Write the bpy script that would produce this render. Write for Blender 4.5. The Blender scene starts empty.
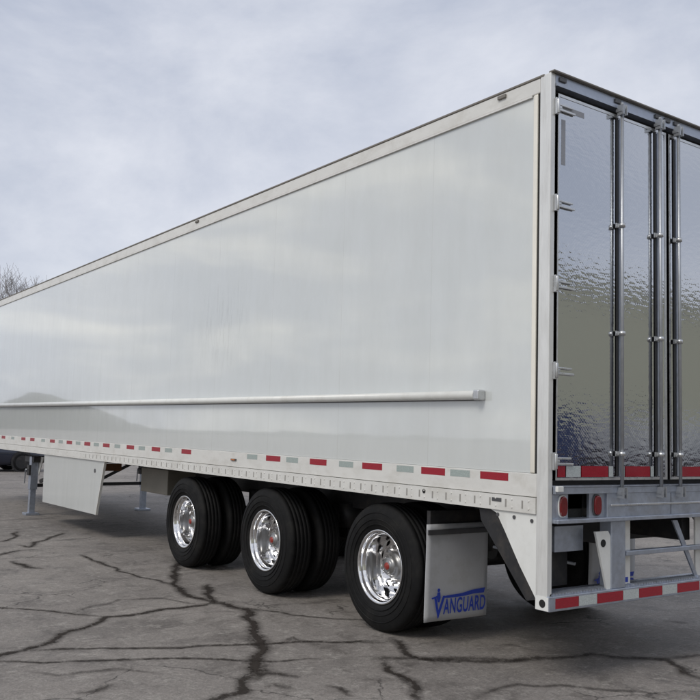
import bpy, bmesh, math, random
from mathutils import Vector, Matrix, noise as mnoise
random.seed(7)
rad = math.radians
S = bpy.context.scene
COL = S.collection

# ------------------------------------------------------------------ camera
camd = bpy.data.cameras.new('camera'); cam = bpy.data.objects.new('camera', camd); COL.objects.link(cam)
camd.sensor_width = 36; camd.lens = 872.14 / 700 * 36; camd.clip_start = .05; camd.clip_end = 3000
_yaw, _pit, _rol = 0.6198, 0.0960, 0.0303
_f = Vector((math.sin(_yaw)*math.cos(_pit), math.cos(_yaw)*math.cos(_pit), math.sin(_pit)))
_r = Vector((math.cos(_yaw), -math.sin(_yaw), 0)); _u = _r.cross(_f)
_r2 = _r*math.cos(_rol) + _u*math.sin(_rol); _u2 = -_r*math.sin(_rol) + _u*math.cos(_rol)
m = Matrix((_r2, _u2, -_f)).transposed().to_4x4(); m.translation = Vector((-4.4345, -3.9226, 1.5986))
cam.matrix_world = m
S.camera = cam

# ------------------------------------------------------------------ sky and sun
SUN_EL, SUN_AZ = 47, 258          # azimuth of the sun clockwise from +Y
w = bpy.data.worlds.new('World'); S.world = w; w.use_nodes = True
nt = w.node_tree; nt.nodes.clear()
def N(nt, t, **k):
    n = nt.nodes.new(t)
    for a, b in k.items():
        if a == 'ins':
            for i, v in b.items(): n.inputs[i].default_value = v
        else: setattr(n, a, b)
    return n
L = nt.links.new
out = N(nt, 'ShaderNodeOutputWorld'); bg = N(nt, 'ShaderNodeBackground', ins={'Strength': 0.1})
sky = N(nt, 'ShaderNodeTexSky', sky_type='NISHITA', sun_disc=False, sun_elevation=rad(SUN_EL), sun_rotation=rad(SUN_AZ), air_density=1.0, dust_density=2.0)
tc = N(nt, 'ShaderNodeTexCoord')
mp = N(nt, 'ShaderNodeMapping'); mp.inputs['Scale'].default_value = (1.0, 1.0, 1.9); mp.inputs['Rotation'].default_value = (0.1, 0.15, 0.6); mp.inputs['Location'].default_value = (1.3, .4, .2)
n1 = N(nt, 'ShaderNodeTexNoise', ins={'Scale': 2.7, 'Detail': 9, 'Roughness': .6, 'Distortion': .25})
r1 = N(nt, 'ShaderNodeValToRGB')
r1.color_ramp.elements[0].position = .36; r1.color_ramp.elements[0].color = (5.15, 5.6, 6.75, 1)
r1.color_ramp.elements[1].position = .66; r1.color_ramp.elements[1].color = (8.0, 8.25, 9.0, 1)
n2 = N(nt, 'ShaderNodeTexNoise', ins={'Scale': 1.1, 'Detail': 3, 'Roughness': .5})
r2 = N(nt, 'ShaderNodeValToRGB')
r2.color_ramp.elements[0].position = .4; r2.color_ramp.elements[0].color = (.06, .06, .06, 1)
r2.color_ramp.elements[1].position = .7; r2.color_ramp.elements[1].color = (.2, .2, .2, 1)
mx = N(nt, 'ShaderNodeMixRGB')
L(tc.outputs['Generated'], mp.inputs['Vector']); L(mp.outputs[0], n1.inputs['Vector']); L(mp.outputs[0], n2.inputs['Vector'])
L(n1.outputs['Fac'], r1.inputs[0]); L(n2.outputs['Fac'], r2.inputs[0])
L(r2.outputs[0], mx.inputs[0]); L(r1.outputs[0], mx.inputs[1]); L(sky.outputs[0], mx.inputs[2])
sx = N(nt, 'ShaderNodeSeparateXYZ'); L(tc.outputs['Generated'], sx.inputs[0])
side = N(nt, 'ShaderNodeMapRange', ins={'From Min': -.08, 'From Max': -.35, 'To Min': 0, 'To Max': 1}); L(sx.outputs['X'], side.inputs[0])
mpb = N(nt, 'ShaderNodeMapping'); mpb.inputs['Scale'].default_value = (1, 1, 3.4); mpb.inputs['Location'].default_value = (.3, 2.2, .7); L(tc.outputs['Generated'], mpb.inputs[0])
nb = N(nt, 'ShaderNodeTexNoise', ins={'Scale': 5.2, 'Detail': 7, 'Roughness': .55, 'Distortion': .4}); L(mpb.outputs[0], nb.inputs['Vector'])
rb = N(nt, 'ShaderNodeMapRange', ins={'From Min': .47, 'From Max': .72, 'To Min': 0, 'To Max': 1}); L(nb.outputs['Fac'], rb.inputs[0])
mb_ = N(nt, 'ShaderNodeMath', operation='MULTIPLY'); L(side.outputs[0], mb_.inputs[0]); L(rb.outputs[0], mb_.inputs[1])
brk = N(nt, 'ShaderNodeMixRGB'); L(mb_.outputs[0], brk.inputs[0]); L(mx.outputs[0], brk.inputs[1]); brk.inputs[2].default_value = (12.2, 12.0, 11.2, 1)
L(brk.outputs[0], bg.inputs['Color']); L(bg.outputs[0], out.inputs['Surface'])
sl = bpy.data.lights.new('sun', 'SUN'); sl.energy = 1.4; sl.angle = rad(22); sl.color = (1, .95, .87)
so = bpy.data.objects.new('sun', sl); COL.objects.link(so)
_sd = Vector((math.sin(rad(SUN_AZ))*math.cos(rad(SUN_EL)), math.cos(rad(SUN_AZ))*math.cos(rad(SUN_EL)), math.sin(rad(SUN_EL))))
so.rotation_euler = _sd.to_track_quat('Z', 'Y').to_euler()
S.view_settings.view_transform = 'Standard'; S.view_settings.look = 'None'; S.view_settings.exposure = 0.0; S.view_settings.gamma = 1; S.view_settings.use_curve_mapping = False
S.render.resolution_x = S.render.resolution_y = 1024
S.render.engine = 'CYCLES'

# ------------------------------------------------------------------ materials
def mat(name, base, rough=.5, metal=0, spec=.5, var=0, vscale=8, stretch=(1, 1, 1), dirt=None, dscale=3, damt=.5, bump=0, bscale=40, bdist=.002, coat=0, rvar=0, emit=None):
    """principled material; noise varies the base colour, optional dirt colour patches, noise bump"""
    M = bpy.data.materials.new(name); M.use_nodes = True; t = M.node_tree; p = t.nodes['Principled BSDF']; l = t.links.new
    p.inputs['Roughness'].default_value = rough; p.inputs['Metallic'].default_value = metal
    p.inputs['Specular IOR Level'].default_value = spec; p.inputs['Coat Weight'].default_value = coat
    p.inputs['Base Color'].default_value = (*base, 1)
    co = N(t, 'ShaderNodeTexCoord'); ma = N(t, 'ShaderNodeMapping'); ma.inputs['Scale'].default_value = stretch; l(co.outputs['Object'], ma.inputs[0])
    cur = None
    if var:
        n = N(t, 'ShaderNodeTexNoise', ins={'Scale': vscale, 'Detail': 6, 'Roughness': .65}); l(ma.outputs[0], n.inputs['Vector'])
        r = N(t, 'ShaderNodeMapRange', ins={'From Min': .25, 'From Max': .75, 'To Min': 1-var, 'To Max': 1+var}); l(n.outputs['Fac'], r.inputs[0])
        mu = N(t, 'ShaderNodeVectorMath', operation='SCALE'); mu.inputs[0].default_value = base; l(r.outputs[0], mu.inputs['Scale'])
        cur = mu.outputs[0]
        if rvar:
            rr = N(t, 'ShaderNodeMapRange', ins={'From Min': .3, 'From Max': .7, 'To Min': max(.02, rough-rvar), 'To Max': rough+rvar}); l(n.outputs['Fac'], rr.inputs[0]); l(rr.outputs[0], p.inputs['Roughness'])
    if dirt:
        n = N(t, 'ShaderNodeTexNoise', ins={'Scale': dscale, 'Detail': 8, 'Roughness': .7}); l(ma.outputs[0], n.inputs['Vector'])
        r = N(t, 'ShaderNodeMapRange', ins={'From Min': .48, 'From Max': .72, 'To Min': 0, 'To Max': damt}); l(n.outputs['Fac'], r.inputs[0])
        x = N(t, 'ShaderNodeMixRGB'); x.inputs[1].default_value = (*base, 1); x.inputs[2].default_value = (*dirt, 1); l(r.outputs[0], x.inputs[0])
        if cur: l(cur, x.inputs[1])
        cur = x.outputs[0]
    if cur: l(cur, p.inputs['Base Color'])
    if bump:
        n = N(t, 'ShaderNodeTexNoise', ins={'Scale': bscale, 'Detail': 4}); l(ma.outputs[0], n.inputs['Vector'])
        b = N(t, 'ShaderNodeBump', ins={'Strength': bump, 'Distance': bdist}); l(n.outputs['Fac'], b.inputs['Height']); l(b.outputs[0], p.inputs['Normal'])
    if emit: p.inputs['Emission Color'].default_value = (*emit, 1); p.inputs['Emission Strength'].default_value = 1
    return M

def panel_mat():
    M = bpy.data.materials.new('white_panel'); M.use_nodes = True; t = M.node_tree; p = t.nodes['Principled BSDF']; l = t.links.new
    p.inputs['Roughness'].default_value = .1; p.inputs['Specular IOR Level'].default_value = .8; p.inputs['Coat Weight'].default_value = 1; p.inputs['Coat IOR'].default_value = 1.75; p.inputs['Coat Roughness'].default_value = .03
    co = N(t, 'ShaderNodeTexCoord'); sp = N(t, 'ShaderNodeSeparateXYZ'); l(co.outputs['Object'], sp.inputs[0])
    # joints every 1.22 m
    a = N(t, 'ShaderNodeMath', operation='DIVIDE'); a.inputs[1].default_value = 1.22; l(sp.outputs['Y'], a.inputs[0])
    b = N(t, 'ShaderNodeMath', operation='FRACT'); l(a.outputs[0], b.inputs[0])
    c = N(t, 'ShaderNodeMath', operation='SUBTRACT'); c.inputs[1].default_value = .5; l(b.outputs[0], c.inputs[0])
    d = N(t, 'ShaderNodeMath', operation='ABSOLUTE'); l(c.outputs[0], d.inputs[0])
    e = N(t, 'ShaderNodeMapRange', ins={'From Min': .4955, 'From Max': .4985, 'To Min': 0, 'To Max': 1}); l(d.outputs[0], e.inputs[0])
    # faint grime streaks running down, film higher near the bottom handled by noise only
    ma = N(t, 'ShaderNodeMapping'); ma.inputs['Scale'].default_value = (1, 1.5, .6); l(co.outputs['Object'], ma.inputs[0])
    n = N(t, 'ShaderNodeTexNoise', ins={'Scale': 2.2, 'Detail': 8, 'Roughness': .65}); l(ma.outputs[0], n.inputs['Vector'])
    r = N(t, 'ShaderNodeMapRange', ins={'From Min': .3, 'From Max': .75, 'To Min': 0, 'To Max': .42}); l(n.outputs['Fac'], r.inputs[0])
    x = N(t, 'ShaderNodeMixRGB'); x.inputs[1].default_value = (.66, .69, .685, 1); x.inputs[2].default_value = (.52, .54, .52, 1); l(r.outputs[0], x.inputs[0])
    y = N(t, 'ShaderNodeMixRGB'); y.inputs[2].default_value = (.5, .5, .48, 1); l(x.outputs[0], y.inputs[1])
    em = N(t, 'ShaderNodeMath', operation='MULTIPLY'); em.inputs[1].default_value = .34; l(e.outputs[0], em.inputs[0]); l(em.outputs[0], y.inputs[0])
    # darker vertical streaks confined to one patch of the skin
    def rg(v, a, b_, c_, d_):
        q = N(t, 'ShaderNodeMapRange', ins={'From Min': a, 'From Max': b_, 'To Min': c_, 'To Max': d_}); l(v, q.inputs[0]); return q.outputs[0]
    def mm(a_, b_, op='MULTIPLY'):
        q = N(t, 'ShaderNodeMath', operation=op); l(a_, q.inputs[0])
        if isinstance(b_, float): q.inputs[1].default_value = b_
        else: l(b_, q.inputs[1])
        return q.outputs[0]
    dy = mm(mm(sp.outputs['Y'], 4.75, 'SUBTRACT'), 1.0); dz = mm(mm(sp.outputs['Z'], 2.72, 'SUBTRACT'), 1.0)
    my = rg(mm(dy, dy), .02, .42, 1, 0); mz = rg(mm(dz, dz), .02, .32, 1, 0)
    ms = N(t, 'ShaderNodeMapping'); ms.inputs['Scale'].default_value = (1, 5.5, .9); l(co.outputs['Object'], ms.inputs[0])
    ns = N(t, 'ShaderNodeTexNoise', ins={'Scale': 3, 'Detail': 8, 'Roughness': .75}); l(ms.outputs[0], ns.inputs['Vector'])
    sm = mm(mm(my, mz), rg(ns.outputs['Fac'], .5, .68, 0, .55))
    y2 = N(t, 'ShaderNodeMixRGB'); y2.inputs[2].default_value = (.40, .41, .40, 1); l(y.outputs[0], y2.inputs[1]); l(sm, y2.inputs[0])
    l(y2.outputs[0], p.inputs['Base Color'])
    rr = N(t, 'ShaderNodeMapRange', ins={'From Min': .3, 'From Max': .7, 'To Min': .06, 'To Max': .17}); l(n.outputs['Fac'], rr.inputs[0]); l(rr.outputs[0], p.inputs['Roughness'])
    # slow waviness of the thin skin, plus joints
    mb = N(t, 'ShaderNodeMapping'); mb.inputs['Scale'].default_value = (1, 2.2, .45); l(co.outputs['Object'], mb.inputs[0])
    nb = N(t, 'ShaderNodeTexNoise', ins={'Scale': 1.6, 'Detail': 2}); l(mb.outputs[0], nb.inputs['Vector'])
    s = N(t, 'ShaderNodeMath', operation='MULTIPLY_ADD'); s.inputs[1].default_value = -.12; l(e.outputs[0], s.inputs[0]); l(nb.outputs['Fac'], s.inputs[2])
    bu = N(t, 'ShaderNodeBump', ins={'Strength': 1, 'Distance': .0045}); l(s.outputs[0], bu.inputs['Height']); l(bu.outputs[0], p.inputs['Normal'])
    return M

def quilt_mat():
    """stainless sheet with a small diamond quilt pressed in"""
    M = bpy.data.materials.new('quilted_stainless'); M.use_nodes = True; t = M.node_tree; p = t.nodes['Principled BSDF']; l = t.links.new
    p.inputs['Metallic'].default_value = 1; p.inputs['Roughness'].default_value = .05; p.inputs['Base Color'].default_value = (.55, .565, .59, 1)
    co = N(t, 'ShaderNodeTexCoord'); sp = N(t, 'ShaderNodeSeparateXYZ'); l(co.outputs['Object'], sp.inputs[0])
    def mth(op, a, b=None):
        q = N(t, 'ShaderNodeMath', operation=op)
        for i, v in enumerate((a, b)):
            if v is None: continue
            if isinstance(v, (int, float)): q.inputs[i].default_value = v
            else: l(v, q.inputs[i])
        return q.outputs[0]
    k = math.pi/.026
    s1 = mth('ABSOLUTE', mth('SINE', mth('MULTIPLY', mth('ADD', sp.outputs['X'], sp.outputs['Z']), k)))
    s2 = mth('ABSOLUTE', mth('SINE', mth('MULTIPLY', mth('SUBTRACT', sp.outputs['X'], sp.outputs['Z']), k)))
    h = mth('POWER', mth('MULTIPLY', s1, s2), .6)
    b1 = N(t, 'ShaderNodeBump', ins={'Strength': 1, 'Distance': .00007}); l(h, b1.inputs['Height'])
    mq = N(t, 'ShaderNodeMapping'); mq.inputs['Scale'].default_value = (1, 1, 2.3); l(co.outputs['Object'], mq.inputs[0])
    nb = N(t, 'ShaderNodeTexNoise', ins={'Scale': 15, 'Detail': 1.5, 'Roughness': .45}); l(mq.outputs[0], nb.inputs['Vector'])
    b2 = N(t, 'ShaderNodeBump', ins={'Strength': 1, 'Distance': .0009}); l(nb.outputs['Fac'], b2.inputs['Height']); l(b1.outputs[0], b2.inputs['Normal'])
    l(b2.outputs[0], p.inputs['Normal'])
    return M

def tape_mat(name, c):
    M = bpy.data.materials.new(name); M.use_nodes = True; t = M.node_tree; p = t.nodes['Principled BSDF']; l = t.links.new
    p.inputs['Roughness'].default_value = .25; p.inputs['Coat Weight'].default_value = .3
    co = N(t, 'ShaderNodeTexCoord'); v = N(t, 'ShaderNodeTexVoronoi', ins={'Scale': 140}); l(co.outputs['Object'], v.inputs['Vector'])
    r = N(t, 'ShaderNodeMapRange', ins={'From Min': 0, 'From Max': .7, 'To Min': .8, 'To Max': 1.15}); l(v.outputs['Distance'], r.inputs[0])
    mu = N(t, 'ShaderNodeVectorMath', operation='SCALE'); mu.inputs[0].default_value = c; l(r.outputs[0], mu.inputs['Scale']); l(mu.outputs[0], p.inputs['Base Color'])
    return M

M = {}
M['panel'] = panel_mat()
M['quilt'] = quilt_mat()
M['white'] = mat('white_paint', (.77, .78, .76), .28, var=.05, vscale=5, dirt=(.50, .48, .43), dscale=4, damt=.35, stretch=(1, 1, .7))
M['rail'] = mat('anodised_rail', (.72, .715, .685), .34, .08, var=.06, vscale=6, stretch=(1, .5, 1), dirt=(.48, .455, .40), dscale=7, damt=.5, bump=.15, bscale=60)
M['cream'] = mat('polished_trim', (.90, .86, .76), .22, .35, var=.06, vscale=3)
M['alu'] = mat('aluminium', (.62, .63, .64), .32, .85, var=.1, vscale=14, rvar=.1, dirt=(.3, .3, .29), dscale=9, damt=.4)
M['galv'] = mat('galvanised_steel', (.42, .46, .54), .38, .7, var=.16, vscale=22, rvar=.1, dirt=(.33, .33, .33), dscale=5, damt=.5, bump=.1, bscale=50)
M['rod'] = mat('rod_steel', (.42, .44, .47), .42, .7, var=.12, vscale=20)
M['chrome'] = mat('polished_rim', (.80, .80, .81), .09, 1, var=.05, vscale=15, rvar=.04)
M['hubmetal'] = mat('hub_cast', (.30, .30, .30), .35, .8, var=.2, vscale=30)
M['black'] = mat('black_frame', (.018, .018, .02), .55, 0, var=.3, vscale=10, dirt=(.07, .06, .05), dscale=8, damt=.6)
M['seal'] = mat('door_seal', (.02, .02, .022), .6, var=.2, vscale=20)
M['rubber'] = mat('tyre_rubber', (.008, .008, .0085), .7, spec=.2, var=.3, vscale=12, dirt=(.032, .030, .027), dscale=5, damt=.5, bump=.3, bscale=90)
M['flap'] = mat('flap_plastic', (.47, .48, .50), .4, var=.07, vscale=4, dirt=(.24, .23, .21), dscale=4, damt=.5)
M['flapbar'] = mat('flap_hanger', (.12, .12, .125), .45, .6, var=.2)
M['red_tape'] = tape_mat('red_tape', (.30, .006, .020))
M['white_tape'] = tape_mat('white_tape', (.46, .50, .50))
M['grey_tape'] = tape_mat('grey_tape', (.33, .385, .37))
M['lens'] = mat('red_lens', (.15, .003, .006), .2, coat=.4, var=.2, vscale=60)
M['amber'] = mat('amber_lens', (.55, .17, .03), .15, coat=.6)
M['hubred'] = mat('hub_cap_red', (.28, .03, .02), .35)
M['blue'] = mat('blue_print', (.014, .045, .38), .4)
M['rust'] = mat('rusty_steel', (.24, .11, .05), .8, var=.3, vscale=20)
M['post'] = mat('brushed_post', (.76, .765, .75), .3, .3, var=.07, vscale=7, stretch=(4, 4, .6), dirt=(.45, .43, .40), dscale=4, damt=.4)
M['lip'] = mat('weathered_lip', (.20, .185, .165), .6, var=.25, vscale=6)
M['slot'] = mat('rail_slot', (.30, .29, .27), .6)
M['tank'] = mat('grey_box', (.20, .185, .155), .6, var=.15, vscale=6, dirt=(.12, .11, .09), damt=.6)
M['hole'] = mat('dark_hole', (.012, .012, .012), .8)
M['glass'] = mat('car_glass', (.015, .018, .02), .04, spec=.8)
M['bark'] = mat('bark', (.17, .155, .15), .9, var=.25, vscale=6)
M['hillwood'] = mat('winter_woodland', (.085, .085, .078), .95, var=.4, vscale=.08)

# ------------------------------------------------------------------ mesh helpers
class MB:
    def __init__(s): s.bm = bmesh.new(); s.smooth = False
    def box(s, x0, x1, y0, y1, z0, z1):
        v = [s.bm.verts.new(c) for c in ((x0,y0,z0),(x1,y0,z0),(x1,y1,z0),(x0,y1,z0),(x0,y0,z1),(x1,y0,z1),(x1,y1,z1),(x0,y1,z1))]
        for f in ((3,2,1,0),(4,5,6,7),(0,1,5,4),(1,2,6,5),(2,3,7,6),(3,0,4,7)): s.bm.faces.new([v[i] for i in f])
        return s
    def bar(s, a, b, w, h, up=(0,0,1)):
        a = Vector(a); b = Vector(b); d = (b-a).normalized(); r = d.cross(Vector(up)).normalized(); u = r.cross(d)
        q = [a+r*i*w/2+u*j*h/2 for i, j in ((-1,-1),(1,-1),(1,1),(-1,1))] + [b+r*i*w/2+u*j*h/2 for i, j in ((-1,-1),(1,-1),(1,1),(-1,1))]
        v = [s.bm.verts.new(c) for c in q]
        for f in ((3,2,1,0),(4,5,6,7),(0,1,5,4),(1,2,6,5),(2,3,7,6),(3,0,4,7)): s.bm.faces.new([v[i] for i in f])
        return s
    def cyl(s, a, b, r0, r1=None, n=20, caps=True):
        r1 = r0 if r1 is None else r1
        a = Vector(a); b = Vector(b); d = (b-a).normalized(); x = d.orthogonal().normalized(); y = d.cross(x)
        A = [s.bm.verts.new(a+(x*math.cos(t)+y*math.sin(t))*r0) for t in [2*math.pi*i/n for i in range(n)]]
        B = [s.bm.verts.new(b+(x*math.cos(t)+y*math.sin(t))*r1) for t in [2*math.pi*i/n for i in range(n)]]
        for i in range(n):
            f = s.bm.faces.new((A[i], A[(i+1)%n], B[(i+1)%n], B[i])); f.smooth = n > 6
        if caps: s.bm.faces.new(A[::-1]); s.bm.faces.new(B)
        return s
    def lathe(s, prof, cx, cy, cz, n=72, closed=False):
        """profile of (x, radius) turned round the X axis"""
        rings = [[s.bm.verts.new((cx+x, cy+r*math.cos(t), cz+r*math.sin(t))) for t in [2*math.pi*i/n for i in range(n)]] for x, r in prof]
        R = list(zip(rings, rings[1:])) + ([(rings[-1], rings[0])] if closed else [])
        for A, B in R:
            for i in range(n):
                f = s.bm.faces.new((A[i], A[(i+1)%n], B[(i+1)%n], B[i])); f.smooth = True
        return s
    def prism(s, pts, axis, a0, a1):
        """polygon in the plane across `axis`, extruded from a0 to a1"""
        def P(u, v, a): return (a,u,v) if axis == 'x' else ((u,a,v) if axis == 'y' else (u,v,a))
        A = [s.bm.verts.new(P(u, v, a0)) for u, v in pts]; B = [s.bm.verts.new(P(u, v, a1)) for u, v in pts]; n = len(pts)
        s.bm.faces.new(A); s.bm.faces.new(B[::-1])
        for i in range(n): s.bm.faces.new((A[i], B[i], B[(i+1)%n], A[(i+1)%n]))
        return s
    def build(s, name, m, parent=None, bevel=0, label=None, auto=False):
        bmesh.ops.recalc_face_normals(s.bm, faces=s.bm.faces)
        me = bpy.data.meshes.new(name); s.bm.to_mesh(me); s.bm.free()
        me.materials.append(m); o = bpy.data.objects.new(name, me); COL.objects.link(o)
        if parent: o.parent = parent
        if bevel:
            b = o.modifiers.new('bevel', 'BEVEL'); b.width = bevel; b.segments = 2; b.limit_method = 'ANGLE'; b.angle_limit = rad(40)
        if label: o['label'] = label
        return o
def thing(name, label, cat, loc=(0,0,0), rz=0, group=None):
    o = bpy.data.objects.new(name, None); COL.objects.link(o); o.location = loc; o.rotation_euler.z = rz
    o['label'] = label; o['category'] = cat
    if group: o['group'] = group
    return o
def dup(o, parent=None):
    c = o.copy(); COL.objects.link(c); c.parent = parent
    for ch in list(o.children): dup(ch, c)
    return c

# ------------------------------------------------------------------ ground: old patched pavement
def ground():
    M_ = bpy.data.materials.new('old_pavement'); M_.use_nodes = True; t = M_.node_tree; p = t.nodes['Principled BSDF']; l = t.links.new
    p.inputs['Specular IOR Level'].default_value = .35
    co = N(t, 'ShaderNodeTexCoord')
    def noise(sc, det, ro, st=(1,1,1), dist=0):
        ma = N(t, 'ShaderNodeMapping'); ma.inputs['Scale'].default_value = st; l(co.outputs['Object'], ma.inputs[0])
        n = N(t, 'ShaderNodeTexNoise', ins={'Scale': sc, 'Detail': det, 'Roughness': ro, 'Distortion': dist}); l(ma.outputs[0], n.inputs['Vector']); return n.outputs['Fac']
    def rng(x, a, b, c, d):
        r = N(t, 'ShaderNodeMapRange', ins={'From Min': a, 'From Max': b, 'To Min': c, 'To Max': d}); l(x, r.inputs[0]); return r.outputs[0]
    def mix(f, a, b, mode='MIX'):
        x = N(t, 'ShaderNodeMixRGB', blend_type=mode)
        for i, v in ((0, f), (1, a), (2, b)):
            if isinstance(v, tuple): x.inputs[i].default_value = (*v, 1)
            elif isinstance(v, float): x.inputs[i].default_value = v
            else: l(v, x.inputs[i])
        return x.outputs[0]
    big = noise(.35, 6, .6, (1, 1.6, 1), .4)
    c = mix(rng(big, .35, .65, 0, 1), (.176, .160, .147), (.275, .251, .229))
    mid = noise(2.2, 9, .72, (1.3, 1, 1), .6)
    c = mix(rng(mid, .5, .66, 0, .7), c, (.088, .077, .068))          # stains
    c = mix(rng(noise(.9, 7, .7, (.7, 1.5, 1), 1.2), .54, .66, 0, .6), c, (.085, .075, .068))
    c = mix(rng(noise(14, 6, .8), .60, .72, 0, .6), c, (.07, .062, .055))
    c = mix(rng(noise(6, 8, .75), .52, .66, 0, .75), c, (.30, .28, .255))     # worn pale spots
    fine = noise(70, 5, .8)
    sp = N(t, 'ShaderNodeVectorMath', operation='SCALE'); l(c, sp.inputs[0]); gr = N(t, 'ShaderNodeMath', operation='MULTIPLY'); l(rng(fine, .25, .75, .55, 1.45), gr.inputs[0]); l(rng(noise(24, 6, .8), .3, .7, .72, 1.28), gr.inputs[1]); l(gr.outputs[0], sp.inputs['Scale'])
    agg = N(t, 'ShaderNodeTexVoronoi', ins={'Scale': 95}); l(co.outputs['Object'], agg.inputs['Vector'])
    # hairline crazing where the surface is tired
    wn = N(t, 'ShaderNodeTexNoise', ins={'Scale': 3.5, 'Detail': 5, 'Roughness': .6}); l(co.outputs['Object'], wn.inputs['Vector'])
    wm = N(t, 'ShaderNodeMixRGB', blend_type='LINEAR_LIGHT'); wm.inputs[0].default_value = .16; l(co.outputs['Object'], wm.inputs[1]); l(wn.outputs['Color'], wm.inputs[2])
    vo = N(t, 'ShaderNodeTexVoronoi', feature='DISTANCE_TO_EDGE', ins={'Scale': 1.25}); l(wm.outputs[0], vo.inputs['Vector'])
    hl = N(t, 'ShaderNodeMath', operation='MULTIPLY'); l(rng(vo.outputs['Distance'], .004, .014, .75, 0), hl.inputs[0]); l(rng(noise(.55, 4, .6), .5, .58, 0, 1), hl.inputs[1])
    hc = mix(hl.outputs[0], sp.outputs[0], (.03, .026, .023))
    c2 = mix(rng(agg.outputs['Distance'], .0, .28, .35, 0), hc, (.30, .285, .265))
    l(c2, p.inputs['Base Color'])
    l(rng(mid, .35, .7, .85, .55), p.inputs['Roughness'])
    ad = N(t, 'ShaderNodeMath', operation='ADD'); l(fine, ad.inputs[0])
    m2 = N(t, 'ShaderNodeMath', operation='MULTIPLY'); m2.inputs[1].default_value = 1.5; l(noise(5, 6, .6), m2.inputs[0]); l(m2.outputs[0], ad.inputs[1])
    b = N(t, 'ShaderNodeBump', ins={'Strength': .7, 'Distance': .008}); l(ad.outputs[0], b.inputs['Height']); l(b.outputs[0], p.inputs['Normal'])
    bm = bmesh.new()
    n = 60
    g = [[None]*(n+1) for _ in range(n+1)]
    def q(i): s = (i/n*2-1); return math.copysign(abs(s)**3.2*1500, s)
    for i in range(n+1):
        for j in range(n+1): g[i][j] = bm.verts.new((q(i), q(j)+3, 0))
    for i in range(n):
        for j in range(n): bm.faces.new((g[i][j], g[i+1][j], g[i+1][j+1], g[i][j+1]))
    me = bpy.data.meshes.new('ground'); bm.to_mesh(me); bm.free(); me.materials.append(M_)
    o = bpy.data.objects.new('ground', me); COL.objects.link(o); o['kind'] = 'structure'
ground()

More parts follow.
